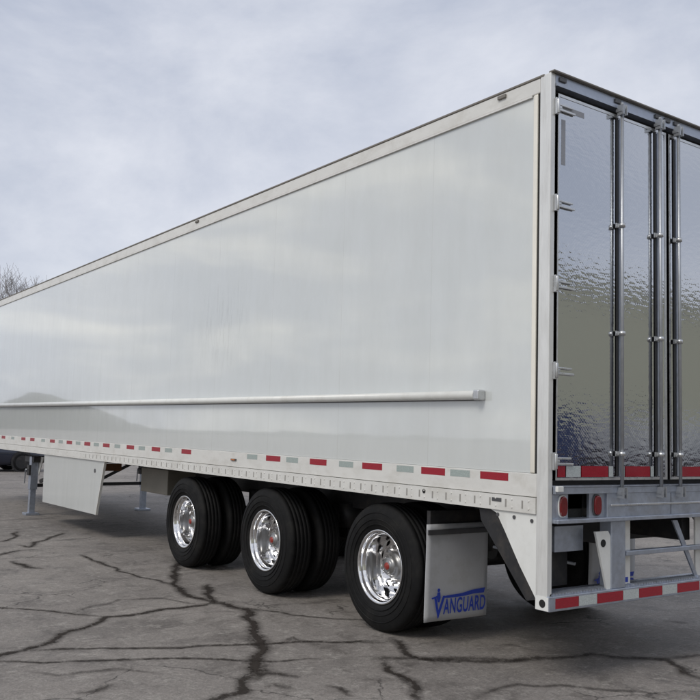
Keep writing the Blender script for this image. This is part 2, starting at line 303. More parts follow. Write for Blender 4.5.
CAMP = Vector((-4.4345, -3.9226, 1.5986))
def pavement_cracks():
    """cracks at their places on the pavement; (x, y) on the ground in metres worked out from the plan of the yard"""
    Mc = bpy.data.materials.new('crack_dirt'); Mc.use_nodes = True; t = Mc.node_tree; p = t.nodes['Principled BSDF']; l = t.links.new
    co = N(t, 'ShaderNodeTexCoord'); uv = N(t, 'ShaderNodeUVMap'); sp = N(t, 'ShaderNodeSeparateXYZ'); l(uv.outputs[0], sp.inputs[0])
    p.inputs['Roughness'].default_value = .9; p.inputs['Specular IOR Level'].default_value = .2
    nz = N(t, 'ShaderNodeTexNoise', ins={'Scale': 11, 'Detail': 8, 'Roughness': .75}); l(co.outputs['Object'], nz.inputs['Vector'])
    cm = N(t, 'ShaderNodeMixRGB'); cm.inputs[1].default_value = (.016, .013, .011, 1); cm.inputs[2].default_value = (.048, .038, .031, 1); l(nz.outputs['Fac'], cm.inputs[0]); l(cm.outputs[0], p.inputs['Base Color'])
    # u = 0 at the centre line, 1 at the rim of the dirty band; v = strength of the crack
    def mth(op, a, b_):
        q = N(t, 'ShaderNodeMath', operation=op)
        for i, v in enumerate((a, b_)):
            if isinstance(v, (int, float)): q.inputs[i].default_value = v
            else: l(v, q.inputs[i])
        return q.outputs[0]
    def rg(x, a, b_, c, d):
        r = N(t, 'ShaderNodeMapRange', ins={'From Min': a, 'From Max': b_, 'To Min': c, 'To Max': d}); l(x, r.inputs[0]); return r.outputs[0]
    nf = N(t, 'ShaderNodeTexNoise', ins={'Scale': 38, 'Detail': 6, 'Roughness': .8}); l(co.outputs['Object'], nf.inputs['Vector'])
    du = mth('ADD', sp.outputs['X'], mth('MULTIPLY', mth('SUBTRACT', nz.outputs['Fac'], .5), 1.7))
    du = mth('ADD', du, mth('MULTIPLY', mth('SUBTRACT', nf.outputs['Fac'], .5), 1.3))
    core = rg(du, .20, .26, 1, 0)
    soft = mth('MULTIPLY', rg(du, .1, .95, .5, 0), 1.0)
    edge = rg(sp.outputs['X'], .55, .98, 1, 0)
    l(mth('MULTIPLY', mth('MULTIPLY', mth('MAXIMUM', core, soft), edge), sp.outputs['Y']), p.inputs['Alpha'])
    bm = bmesh.new(); ul = bm.loops.layers.uv.new('UVMap')
    lines = CRACKS
    for k, (st, wd, pts) in enumerate(lines):
        P = [Vector((a_, b_, 0)) for a_, b_ in pts]
        # resample with jitter
        Q = []
        for a_, b_ in zip(P, P[1:]):
            n = max(2, int((b_-a_).length/.035))
            for i in range(n): Q.append(a_.lerp(b_, i/n))
        Q.append(P[-1]); n = len(Q)
        R = []
        for i, q in enumerate(Q):
            amp = .05*min(1, i/6, (n-1-i)/6 if n-1-i > 0 else 0)
            R.append(q+Vector((mnoise.noise(Vector((q.x*3, q.y*3, k))), mnoise.noise(Vector((q.x*3, q.y*3, k+50))), 0))*amp*1.6+Vector((random.uniform(-1, 1), random.uniform(-1, 1), 0))*.006)
        z = .004+.0008*k/len(lines)*4
        prev = None
        for i, q in enumerate(R):
            d = (R[min(i+6, n-1)]-R[max(i-6, 0)]).normalized(); nn = Vector((-d.y, d.x, 0))
            w_ = .8*wd*(.75+.5*(mnoise.noise(Vector((i*.13, k*3.1, 0)))+.5)); w_ = max(.022, w_)
            s_ = st*min(1, (i+2)/8, (n-i+1)/8)
            row = [bm.verts.new((q+nn*w_*e+Vector((0, 0, z))).to_tuple()) for e in (-1, 0, 1)]
            if prev:
                for j in (0, 1):
                    f = bm.faces.new((prev[0][j], prev[0][j+1], row[j+1], row[j]))
                    for lp, uu in zip(f.loops, ((abs(j-1), prev[1]), (abs(j), prev[1]), (abs(j), s_), (abs(j-1), s_))): lp[ul].uv = uu
            prev = (row, s_)
    bmesh.ops.recalc_face_normals(bm, faces=bm.faces)
    me = bpy.data.meshes.new('pavement_cracks'); bm.to_mesh(me); bm.free(); me.materials.append(Mc)
    o = bpy.data.objects.new('pavement_cracks', me); COL.objects.link(o); o['kind'] = 'structure'
CRACKS = [
    (0.95, 0.1, [(-2.900, 2.387), (-2.748, 2.483), (-2.523, 2.566), (-2.336, 2.718), (-2.059, 2.995), (-1.753, 3.289), (-1.652, 3.391), (-1.274, 3.383), (-0.766, 3.446), (-0.571, 3.531)]),
    (0.7, 0.07, [(-2.429, 4.284), (-2.333, 4.162), (-2.138, 3.942), (-1.873, 3.689), (-1.695, 3.391)]),
    (0.9, 0.12, [(-0.603, 3.468), (-0.453, 3.891), (-0.193, 4.448)]),
    (0.9, 0.12, [(-0.571, 3.531), (-0.637, 4.040), (-0.515, 4.602), (-0.104, 5.420), (0.205, 6.130)]),
    (0.75, 0.08, [(-0.540, 4.548), (-0.612, 5.093), (-0.705, 5.578), (-0.684, 6.980)]),
    (1, 0.15, [(-0.570, 3.585), (-0.457, 3.163), (-0.654, 2.719), (-0.828, 2.285), (-1.090, 1.787), (-1.317, 1.439), (-1.492, 1.118)]),
    (0.9, 0.1, [(-1.433, 1.288), (-1.305, 1.147), (-1.221, 1.033)]),
    (0.9, 0.13, [(-1.404, 1.272), (-1.709, 0.953), (-1.862, 0.922), (-2.038, 0.833)]),
    (0.8, 0.06, [(-2.530, 2.537), (-2.086, 2.362), (-1.593, 2.162), (-1.080, 1.954), (-0.724, 1.816), (-0.141, 1.575)]),
    (0.8, 0.05, [(-2.852, 2.317), (-2.787, 2.324), (-2.345, 2.125), (-1.895, 1.907), (-1.305, 1.552), (-0.844, 1.361)]),
    (0.65, 0.06, [(-0.457, 3.163), (-0.266, 2.868), (-0.065, 2.528), (0.109, 2.323), (0.306, 2.154)]),
    (0.9, 0.1, [(-2.586, 1.393), (-2.484, 1.382), (-2.329, 1.463)]),
    (0.8, 0.12, [(-1.533, 0.963), (-1.443, 0.949), (-1.397, 0.873)]),
    (0.9, 0.08, [(-1.186, 0.791), (-1.140, 0.691), (-1.184, 0.512)]),
    (0.8, 0.09, [(-1.315, 8.545), (-1.244, 8.573), (-0.997, 8.891), (-0.717, 9.693)]),
    (0.8, 0.11, [(-1.117, 8.186), (-1.039, 7.884), (-0.796, 8.395), (-0.141, 9.273)]),
    (0.7, 0.1, [(-1.619, 7.287), (-1.556, 7.306), (-1.228, 7.652), (-1.035, 7.674)]),
    (0.9, 0.12, [(-1.540, 6.806), (-1.568, 6.281), (-1.389, 6.083)]),
    (0.8, 0.1, [(0.030, 1.634), (-0.123, 1.349), (-0.219, 1.114), (-0.196, 0.973), (-0.019, 0.797)]),
    (0.9, 0.09, [(-0.453, 1.083), (-0.560, 1.020), (-0.624, 0.837), (-0.636, 0.610), (-0.765, 0.391), (-0.911, 0.185)]),
    (0.6, 0.1, [(-0.420, 1.652), (-0.264, 1.604), (-0.064, 1.515)]),
    (0.6, 0.12, [(-0.546, 1.166), (-0.247, 1.081), (0.106, 0.775), (0.345, 0.612), (0.618, 0.525), (1.062, 0.429), (1.218, 0.277), (1.427, 0.080)]),
    (0.8, 0.1, [(1.218, 0.277), (1.400, 0.062), (1.194, -0.178), (1.134, -0.427)]),
    (0.6, 0.08, [(1.393, 0.099), (1.746, 0.038), (1.958, -0.078)]),
    (0.9, 0.09, [(0.604, 1.028), (0.693, 0.997), (0.723, 0.909)]),
    (0.8, 0.1, [(2.617, 0.953), (2.672, 0.877), (2.739, 0.796)]),
    (0.55, 0.16, [(-0.431, 1.025), (-0.395, 0.929), (-0.291, 0.917)]),
    (0.5, 0.07, [(-0.464, 0.819), (-0.679, 0.661), (-0.731, 0.496)]),
    (0.5, 0.14, [(-0.178, 0.995), (0.126, 0.796), (0.530, 0.542)]),
    (0.55, 0.06, [(-0.514, 0.129), (-0.090, 0.197), (0.156, 0.032), (0.375, -0.195), (0.609, -0.477)]),
    (0.5, 0.06, [(-2.684, 1.986), (-2.537, 1.837), (-2.193, 1.781), (-1.957, 1.513)]),
    (0.5, 0.08, [(-0.882, 1.847), (-0.663, 1.985), (-0.633, 1.678)]),
    (0.5, 0.05, [(-1.873, 3.689), (-1.298, 4.028), (-0.891, 3.936), (-0.766, 3.446)]),
]

pavement_cracks()

# ------------------------------------------------------------------ hill and warehouse (seen mirrored in the trailer)
def hill():
    bm = bmesh.new(); rows = []
    for i in range(121):
        az = rad(-62+i*.62)
        az_d = math.degrees(az)
        h = 1.2+1.2*mnoise.noise(Vector((az*6, 0, 0)))+10.5*math.exp(-((az_d+16)/4.2)**2)+1.5*mnoise.noise(Vector((az*25, 7, 0)))+1.0*mnoise.noise(Vector((az*60, 3, 0)))
        row = []
        for k, (d, f) in enumerate(((285, 0), (292, .72), (300, .96), (312, 1.0), (335, .8), (370, 0))):
            row.append(bm.verts.new((math.sin(az)*d, math.cos(az)*d, max(0, h*f+ (mnoise.noise(Vector((az*90, k, 1)))*1.2 if 0 < f else 0))-(.5 if f == 0 else 0))))
        rows.append(row)
    for A, B in zip(rows, rows[1:]):
        for j in range(5):
            f = bm.faces.new((A[j], A[j+1], B[j+1], B[j])); f.smooth = True
    bmesh.ops.recalc_face_normals(bm, faces=bm.faces)
    me = bpy.data.meshes.new('hill'); bm.to_mesh(me); bm.free(); me.materials.append(M['hillwood'])
    o = bpy.data.objects.new('hill', me); COL.objects.link(o); o['kind'] = 'structure'
hill()

def warehouse():
    r = thing('warehouse', 'long beige ribbed metal warehouse behind the parked cars', 'warehouse', (35, -34, 0))
    wm = mat('beige_cladding', (.74, .72, .55), .55, var=.06, vscale=1)
    b = MB(); b.box(-75, 75, -20, 0, 0, 12.0)
    for i in range(300): x = -75+i*.5; b.box(x, x+.08, 0.001, .045, .3, 11.9)
    b.build('wall', wm, r)
    MB().box(-75.4, 75.4, -20.4, .35, 12.0, 12.35).build('roof', mat('roof_trim', (.30, .29, .26), .5), r)
    dm = mat('dock_door', (.42, .42, .40), .5, var=.08, vscale=2)
    for i in range(9):
        x = -62+i*15
        d = MB().box(x-1.5, x+1.5, .05, .12, .02, 3.2)
        for k in range(7): d.box(x-1.45, x+1.45, .12, .14, .15+k*.44, .5+k*.44)
        d.build('door', dm, r)
        MB().box(x-1.75, x+1.75, .05, .35, 3.2, 3.5).build('awning', M['black'], r)
warehouse()

# ------------------------------------------------------------------ cars
def make_car(name, label, loc, rz, color, group=None):
    r = thing(name, label, 'car', loc, rz, group)
    pm = mat('car_paint', color, .25, .2, coat=.8, var=.04)
    # sections along x: (x, half width, z bottom, z belt)
    st = [(-2.25,.60,.42,.80),(-2.18,.78,.30,.90),(-1.9,.86,.24,.98),(-1.2,.89,.22,.98),(-.3,.90,.22,.97),(.6,.90,.22,.96),(1.1,.88,.22,.93),(1.75,.85,.24,.84),(2.12,.78,.28,.74),(2.25,.58,.36,.62)]
    bm = MB(); rings = []
    for x, hw, zb, zt in st:
        pts = [(-hw*.92,zb),(-hw,zb+.12),(-hw,(zb+zt)/2+.05),(-hw*.95,zt-.05),(-hw*.82,zt),(0,zt+.02),(hw*.82,zt),(hw*.95,zt-.05),(hw,(zb+zt)/2+.05),(hw,zb+.12),(hw*.92,zb)]
        rings.append([bm.bm.verts.new((x, y, z)) for y, z in pts])
    for A, B in zip(rings, rings[1:]):
        for i in range(len(A)):
            f = bm.bm.faces.new((A[i], A[(i+1)%len(A)], B[(i+1)%len(A)], B[i])); f.smooth = True
    bm.bm.faces.new(rings[0][::-1]); bm.bm.faces.new(rings[-1])
    bm.build('body', pm, r)
    def shell(zs, xs, hw0, hw1, name, m, par, inset=0):
        b = MB(); v = []
        for z, (xa, xb), hw in zip(zs, xs, (hw0, hw1)):
            v.append([b.bm.verts.new(c) for c in ((xa,-hw,z),(xb,-hw,z),(xb,hw,z),(xa,hw,z))])
        for i in range(4): b.bm.faces.new((v[0][i], v[0][(i+1)%4], v[1][(i+1)%4], v[1][i]))
        b.bm.faces.new(v[1]); b.bm.faces.new(v[0][::-1])
        return b.build(name, m, par, bevel=.03)
    shell((.95, 1.38), ((-1.95, .95), (-1.35, .30)), .80, .62, 'window', M['glass'], r)
    rf = shell((1.375, 1.44), ((-1.38, .33), (-1.2, .15)), .64, .55, 'roof', pm, r)
    for xx in (-.42,):
        for s in (-1, 1): MB().bar((xx, s*.812, .95), (xx+.02, s*.63, 1.40), .07, .03, (1,0,0)).build('pillar', pm, rf)
    for x in (-1.4, 1.38):
        for s in (-1, 1):
            wt = MB().lathe([(-.1,.2),(-.11,.29),(-.08,.325),(.08,.325),(.11,.29),(.1,.2)], 0, 0, 0, 36)
            o = wt.build('wheel', M['rubber'], r); o.rotation_euler.z = math.pi/2; o.location = (x, s*.80, .325)
            q = MB().lathe([(-.09,.20),(-.1,.19),(-.06,.16),(-.07,.05),(-.09,.0)], 0, 0, 0, 30); q.lathe([(.09,.20),(.1,.19),(.06,.16),(.07,.05),(.09,.0)], 0, 0, 0, 30)
            q.build('rim', M['alu'], o)
            MB().cyl((x, s*.885, .34), (x, s*.902, .34), .37, n=30).build('wheel_arch', M['black'], r)
    for s in (-1, 1):
        MB().box(2.05, 2.17, s*.62-.14, s*.62+.14, .60, .70).build('headlight', mat('headlight', (.7,.72,.74), .1), r, bevel=.02)
        MB().box(-2.24, -2.14, s*.62-.13, s*.62+.13, .68, .84).build('tail_light', M['lens'], r, bevel=.02)
    MB().box(-2.29, -2.2, -.7, .7, .36, .50).build('bumper', pm, r, bevel=.03)
    return r
make_car('parked_car', 'dark navy parked car seen under the trailer beyond the landing gear', (2.5, 27.4, 0), 0, (.015, .02, .04))
for i, (x, c, lab) in enumerate([(8, (.5,.5,.5), 'silver parked car nearest the left end of the warehouse row'), (13, (.30,.012,.012), 'dark red parked car in front of the warehouse'), (18, (.012,.05,.32), 'bright blue parked car in front of the warehouse'),
        (22, (.02,.02,.022), 'black parked car in front of the warehouse'), (27, (.7,.7,.7), 'white parked car in front of the warehouse'), (31.5, (.02,.05,.28), 'royal blue parked car near the white car and grey car'), (36, (.12,.12,.13), 'charcoal grey parked car in front of the warehouse'),
        (41, (.75,.75,.73), 'off white parked car at the right end of the warehouse row')]):
    make_car('parked_car', lab, (x+6, -27, 0), rad(90+random.uniform(-3, 3)), c, 'cars parked by the warehouse')

def make_truck(label, loc, rz, cab, boxc):
    r = thing('delivery_truck', label, 'truck', loc, rz, 'delivery trucks parked in the yard')
    cm = mat('cab_paint', cab, .25, .1, coat=.8, var=.04); bx = mat('truck_box_paint', boxc, .35, var=.06)
    P_ = lambda n, b, m, par=r, bv=0: b.build(n, m, par, bv)
    P_('cargo_box', MB().box(-1.1, 1.1, 0, 4.6, .85, 2.45), bx, bv=.03)
    P_('roll_door', MB().box(-.95, .95, -.02, -.002, 1.0, 2.35), bx)
    P_('cab', MB().prism([(4.62,.55),(4.62,2.2),(5.3,2.25),(5.95,1.5),(6.6,1.25),(6.7,.6)], 'x', -.95, .95), cm, bv=.06)
    P_('window', MB().prism([(5.05,1.45),(5.05,2.08),(5.33,2.1),(5.8,1.5)], 'x', -.962, .962), M['glass'])
    P_('windscreen', MB().bar((0,5.36,2.17), (0,5.97,1.52), 1.6, .03, (1,0,0)), M['glass'])
    P_('chassis', MB().box(-.45, .45, .1, 6.5, .5, .84), M['black'])
    bp = P_('rear_bumper', MB().box(-1.05, 1.05, -.18, -.03, .55, .75), M['galv'], bv=.01)
    for i in range(4): P_('reflector_tape', MB().box(-1.0+i*.55, -.75+i*.55, -.186, -.181, .6, .7), M['red_tape'], bp)
    for s_ in (-1, 1):
        P_('tail_light', MB().box(s_*.95-.09, s_*.95+.09, -.04, -.003, .87, .97), M['lens'], bv=.01)
        for y in (1.3, 5.6):
            o = MB().lathe([(-.12,.22),(-.13,.34),(-.09,.40),(.09,.40),(.13,.34),(.12,.22)], 0, 0, 0, 36).build('wheel', M['rubber'], r); o.location = (s_*.88, y, .40)
            MB().lathe([(-.11,.22),(-.08,.15),(-.1,.0)], 0, 0, 0, 24).lathe([(.11,.22),(.08,.15),(.1,.0)], 0, 0, 0, 24).build('rim', M['alu'], o)
for x, lab, c1, c2 in [(15, 'white delivery truck at the left end of the truck row', (.7,.7,.7), (.75,.75,.74)), (18.6, 'blue delivery truck with a blue box', (.01,.03,.2), (.03,.05,.15)), (21.8, 'silver delivery truck with a silver box', (.4,.4,.4), (.5,.5,.5)),
        (24.6, 'delivery truck with red cab and white box', (.3,.01,.01), (.72,.72,.7)), (27.6, 'dark grey delivery truck with pale grey box', (.05,.05,.055), (.55,.56,.56)), (31, 'delivery truck with black cab and cream box', (.02,.02,.02), (.6,.57,.5))]:
    make_truck(lab, (x, -16, 0), rad(180+random.uniform(-2, 2)), c1, c2)

# ------------------------------------------------------------------ bare winter tree beyond the trailer
def bare_tree(loc, H, seed, label):
    rnd = random.Random(seed)
    r = thing('bare_tree', label, 'tree', loc)
    tr = MB(); cr = MB()
    def branch(p, d, ln, rd, lev, b):
        n = 4; q = p; rr = rd
        for i in range(n):
            d = (d+Vector((rnd.uniform(-1, 1), rnd.uniform(-1, 1), rnd.uniform(-.3, .6)))*(.10+.05*lev)).normalized()
            e = q+d*ln/n; r2 = max(.009, rr*.86); b.cyl(q, e, rr, r2, n=8 if lev == 0 else (5 if lev < 3 else 3), caps=False)
            if lev >= 1 and lev < 5 and i >= 2: 
                sd = (d+Vector((rnd.uniform(-1, 1), rnd.uniform(-1, 1), rnd.uniform(-.4, .5)))*.95).normalized()
                branch(e, sd, ln*rnd.uniform(.45, .7), r2*.55, lev+1, cr)
            q = e; rr = r2
        if lev < 5:
            for _ in range(3 if lev else 6):
                sd = (d+Vector((rnd.uniform(-1, 1), rnd.uniform(-1, 1), rnd.uniform(-.1, .5)))*(.75 if lev == 0 else .6)).normalized()
                branch(q, sd, ln*rnd.uniform(.6, .85), rr*.66, lev+1, cr)
    branch(Vector((0,0,-.2)), Vector((0,0,1)), H*.27, H*.03, 0, tr)
    tr.build('trunk', M['bark'], r); cr.build('crown', M['bark'], r)
bare_tree((15.4, 70, 0), 15.9, 4, 'bare winter tree with twiggy crown rising above the trailer roof')

# ------------------------------------------------------------------ THE TRAILER
W, LEN, TOP = 2.60, 16.15, 4.11
T = thing('box_trailer', 'long white refrigerated box trailer with quilted steel rear doors and three axles', 'trailer')
def P(name, b, m, parent=T, bevel=0, label=None): return b.build(name, M[m] if isinstance(m, str) else m, parent, bevel, label)

# side walls
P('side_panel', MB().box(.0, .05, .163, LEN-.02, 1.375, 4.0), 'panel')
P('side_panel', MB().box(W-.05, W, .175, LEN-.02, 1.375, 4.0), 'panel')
P('front_wall', MB().box(.05, W-.05, LEN-.07, LEN-.015, 1.1, 4.05), 'panel')
P('roof', MB().box(.012, W-.012, .012, LEN, 4.085, 4.106), 'alu')
P('floor', MB().box(.06, W-.06, .06, LEN-.08, 1.14, 1.34), 'black')
P('cargo_lining', MB().box(.06, W-.06, .2, .24, 1.35, 4.05), 'white')
for s in (0, 1):
    def X(a, b): return (a, b) if s == 0 else (W-b, W-a)
    x0, x1 = X(-.012, .05)
    tr_ = P('top_rail', MB().box(x0, x1, .10, LEN, 3.992, 4.098), 'rail', bevel=.006)
    x0, x1 = X(-.018, .03); P('rail_lip', MB().box(x0, x1, .06, LEN, 4.0985, 4.114), 'lip', tr_, bevel=.003)
    x0, x1 = X(-.017, .0); P('rail_bead', MB().box(x0, x1, .172, LEN, 3.978, 3.992), 'rail', tr_)
    # bottom rail: flat upper band and rivetted lower band
    x0, x1 = X(-.010, .05)
    br = P('bottom_rail', MB().box(x0, x1, .10, LEN, 1.218, 1.373), 'rail', bevel=.004)
    x0, x1 = X(-.020, .05)
    rv = MB().box(x0, x1, .10, LEN, 1.108, 1.214)
    xa = -.0205 if s == 0 else W+.0205; dx = -.004 if s == 0 else .004
    y = .16
    while y < LEN-.1:
        for z in (1.135, 1.188): rv.cyl((xa-dx, y, z), (xa+dx, y, z), .009, .006, n=8)
        if y < 9:
            k0 = len(rv.bm.faces); rv.box(*sorted((xa-dx, xa+dx*.5)), y+.05, y+.062, 1.135, 1.188); rv.bm.faces.ensure_lookup_table()
            for q in range(k0, k0+6): rv.bm.faces[q].material_index = 1
        y += .1525
    P('rivet_band', rv, 'rail', br).data.materials.append(M['slot'])
    # corner post and polished trim
    x0, x1 = X(-.014, .034)
    P('corner_post', MB().box(x0, x1, 0, .098, .498, 4.11), 'post', bevel=.006)
    x0, x1 = X(-.004, .04); P('post_gap', MB().box(x0, x1, .098, .1195, 1.374, 3.99), 'hole')
    x0, x1 = X(-.014, .03); P('edge_trim', MB().box(x0, x1, .1195, .160, 1.374, 3.990), 'cream', bevel=.008)
    # sloping gusset at the rear corner
    x0, x1 = X(-.006, .010)
    g = P('gusset', MB().prism([(.0985,.50),(.106,.565),(.25,.757),(.392,.974),(.47,1.085),(.53,1.107),(.0985,1.107)], 'x', x0, x1), 'white')
    gb = MB()
    for y, z in ((.455, 1.075), (.14, 1.06), (.3, 1.07)): gb.cyl((x0 if s == 0 else x1, y, z), ((x0-.006) if s == 0 else (x1+.006), y, z), .013, n=10)
    P('bolt', gb, 'flapbar', g)
    x0, x1 = X(.012, .10)
    P('brace', MB().prism([(.06,.56),(.06,.64),(.52,1.10),(.66,1.10),(.64,1.02),(.20,.53)], 'x', x0, x1), 'black')
# small hole, tag and marker on the near bottom rail
P('rail_hole', MB().cyl((-.021, 1.23, 1.181), (-.0235, 1.23, 1.181), .017, n=16), 'hole')
P('rail_tag', MB().box(-.0235, -.0205, .41, .50, 1.165, 1.19), 'flapbar')
mk = P('side_marker', MB().box(-.022, -.0105, 4.27, 4.38, 1.282, 1.302), 'flapbar')
P('lens', MB().box(-.027, -.0225, 4.285, 4.365, 1.286, 1.298), 'amber', mk)
for y in (.42, 5.45):
    P('marker_light', MB().box(-.028, -.0125, y, y+.08, 4.055, 4.082), 'lip', bevel=.004)
# patch plates low on the panel
# reflective tape along the near side
reds = [.495,1.143,1.911,2.723,3.521,5.50,6.38,7.22,8.116,8.905,9.732,10.594,11.734,12.295,13.667,14.6]
whites = [.843,1.478,2.285,3.169,3.94,6.00,6.83,7.69,8.519,9.32,10.16,11.1,13.0,14.1]
for y in reds:
    hw = .137 if y < 4 else .13
    P('reflector_tape', MB().box(-.0112, -.0102, y-hw, y+hw, 1.310, 1.363), 'red_tape', label='red reflective tape on the lower side')
for y in whites:
    P('reflector_tape', MB().box(-.0112, -.0102, y-.105, y+.105, 1.312, 1.361), 'grey_tape', label='pale grey reflective tape on the lower side')
# bump tube along the side
tb = P('side_tube', MB().cyl((-.038, .66, 1.905), (-.038, 16.0, 1.962), .033, n=20), 'white')
P('end_cap', MB().box(-.072, -.001, .60, .66, 1.868, 1.942), 'alu', tb, bevel=.01)
P('backing_strip', MB().prism([(.66,1.866),(16.0,1.922),(16.0,1.932),(.66,1.877)], 'x', -.02, -.001), 'flapbar', tb)

# rear frame
hd = P('rear_header', MB().box(.035, W-.035, .0, .10, 4.025, 4.11), 'galv', bevel=.006)
P('drip_edge', MB().box(-.012, W+.012, -.028, .02, 4.1105, 4.120), 'lip', hd)
P('lower_flange', MB().box(.035, W-.035, -.012, -.0005, 4.022, 4.042), 'galv', hd)
for x in (.10, .70, 1.18, 1.30, 1.42, 1.9, 2.50):
    P('marker_light', MB().box(x-.035, x+.035, -.012, -.0005, 4.062, 4.092), 'flapbar', hd, bevel=.004)
P('door_seal', MB().box(.035, W-.035, .055, .12, 1.29, 4.025), 'seal')
# doors
for d, (a, b) in enumerate(((.058, 1.283), (1.317, 2.542))):
    dr = P('door', MB().box(a, b, .0, .05, 1.335, 3.975), 'quilt', label='quilted stainless steel rear door')
    fr = MB(); fr.box(a, a+.012, -.004, .05, 1.335, 3.975).box(b-.02, b, -.004, .05, 1.335, 3.975)
    fr.box(a+.0125, b-.0205, -.004, -.0005, 3.955, 3.975).box(a+.0125, b-.0205, -.004, -.0005, 1.335, 1.352)
    P('door_frame', fr, 'alu', dr)
    # lock rods
    rods = (.698, 1.150) if d == 0 else (1.385, 1.90)
    for i, x in enumerate(rods):
        rd = P('lock_rod', MB().cyl((x, -.045, 1.235), (x, -.045, 4.055), .0125, n=14), 'rod', dr)
        tx = x+.036
        P('rod_trim', MB().box(tx-.018, tx-.002, -.010, -.0045, 1.36, 3.95), 'galv', dr)
        P('rod_shadow', MB().box(x-.016, x+.006, -.0062, -.0045, 1.36, 3.95), 'seal', dr)  # dark strip laid on the door to stand for the rod's shadow
        for z in (1.50, 2.35, 3.13):
            k = MB().box(x-.034, x+.045, -.02, -.0125, z, z+.035); k.cyl((x, -.045, z+.003), (x, -.045, z+.032), .022, n=14); k.box(x-.012, x+.012, -.04, -.013, z+.006, z+.029)
            P('rod_guide', k, 'alu', dr)
        for z in (1.235, 3.985):
            c = MB().box(x-.03, x+.03, -.062, -.012, z, z+.022); c.box(x-.025, x-.013, -.075, -.02, z-.025, z+.05); c.box(x+.013, x+.025, -.075, -.02, z-.025, z+.05)
            P('cam_keeper', c, 'rod', dr)
    # hinges on the outer edge
    for z in (3.875, 3.20, 2.645, 2.06, 1.46):
        xo = a-.026 if d == 0 else b+.026; sg = 1 if d == 0 else -1
        hg = MB(); hg.box(*sorted((xo-sg*.012, xo+sg*.018)), -.022, -.001, z-.058, z+.058); hg.cyl((xo+sg*.008, -.02, z-.05), (xo+sg*.008, -.02, z+.05), .012, n=12)
        hg.box(*sorted((xo+sg*.012, xo+sg*.19)), -.018, -.0045, z-.026, z-.010); hg.box(*sorted((xo+sg*.012, xo+sg*.17)), -.016, -.0045, z+.012, z+.026); hg.box(*sorted((xo+sg*.012, xo+sg*.055)), -.015, -.0046, z-.009, z+.011)
        P('hinge', hg, 'alu', dr, bevel=.003)
    if d == 0:
        P('label_strip', MB().box(.11, .33, -.0014, -.0004, 3.86, 3.90), mat('grey_label', (.30, .31, .34), .5), dr, label='grey label strip at the top of the door')
        P('label_strip', MB().box(.095, .135, -.0014, -.0004, 3.48, 3.80), mat('grey_label', (.30, .31, .34), .5), dr, label='upright grey label strip near the hinges')
    xs = [(.075,.155,1),(.16,.31,0),(.315,.60,1),(.605,.655,0),(.745,.78,0),(.785,1.075,1),(1.08,1.12,0)] if d == 0 else [(1.43,1.44,0),(1.445,1.725,1),(1.73,1.86,0),(1.95,2.2,1),(2.2,2.5,0)]
    for xa, xb, rdd in xs:
        P('reflector_tape', MB().box(xa, xb-.004, -.0058, -.0046, 1.356, 1.43), 'red_tape' if rdd else 'white_tape', dr, label='red reflective tape on the door' if rdd else 'white reflective tape on the door')
P('centre_seal', MB().box(1.284, 1.316, .012, .05, 1.335, 3.975), 'seal')

# sill
sill = P('rear_sill', MB().box(.57, W-.57, -.02, .10, 1.055, 1.292), 'galv', bevel=.004)
P('sill_top', MB().box(.034, W-.034, -.035, .0995, 1.2925, 1.30), 'galv', sill)
f_ = MB(); f_.box(.034, W-.034, -.026, .0, 1.245, 1.292-.0005)
f_.box(.034, .569, -.026, .10, 1.055, 1.082); f_.box(W-.569, W-.034, -.026, .10, 1.055, 1.082)
P('sill_edge', f_, 'galv', sill, bevel=.003)
P('sill_lip', MB().box(.034, W-.034, -.048, -.027, 1.055, 1.082), 'galv', sill, bevel=.004)
P('sill_ridge', MB().box(.60, W-.60, -.030, -.0205, 1.155, 1.170), 'alu', sill, bevel=.003)
P('plate_joint', MB().box(1.298, 1.302, -.0215, -.0202, 1.085, 1.24), 'seal', sill)
P('hinge_block', MB().box(.018, .075, -.06, -.0355, 1.262, 1.30), 'white', sill, bevel=.004)
for s in (0, 1):
    def X(a, b): return (a, b) if s == 0 else (W-b, W-a)
    x0, x1 = X(.035, .185); P('lamp_plate', MB().box(x0, x1, .0, .02, 1.083, 1.244), 'galv', sill)
    x0, x1 = X(.40, .569); P('lamp_plate', MB().box(x0, x1, .0, .02, 1.083, 1.244), 'galv', sill)
    x0, x1 = X(.186, .399); P('lamp_recess', MB().box(x0, x1, .06, .09, 1.083, 1.244), 'hole', sill)
    for xc in (.125, .475):
        xx = xc if s == 0 else W-xc
        pts = [(xx+.036*math.copysign(abs(math.cos(t))**.7, math.cos(t)), 1.165+.066*math.copysign(abs(math.sin(t))**.8, math.sin(t))) for t in [2*math.pi*i/24 for i in range(24)]]
        pt2 = [(xx+(u-xx)*1.22, 1.165+(v-1.165)*1.12) for u, v in pts]
        tl = P('tail_light', MB().prism(pts, 'y', -.024, -.004), 'lens', T, bevel=.008)
        P('bezel', MB().prism(pt2, 'y', -.010, -.0005), 'flapbar' if xc > .3 else 'white', tl, bevel=.003)

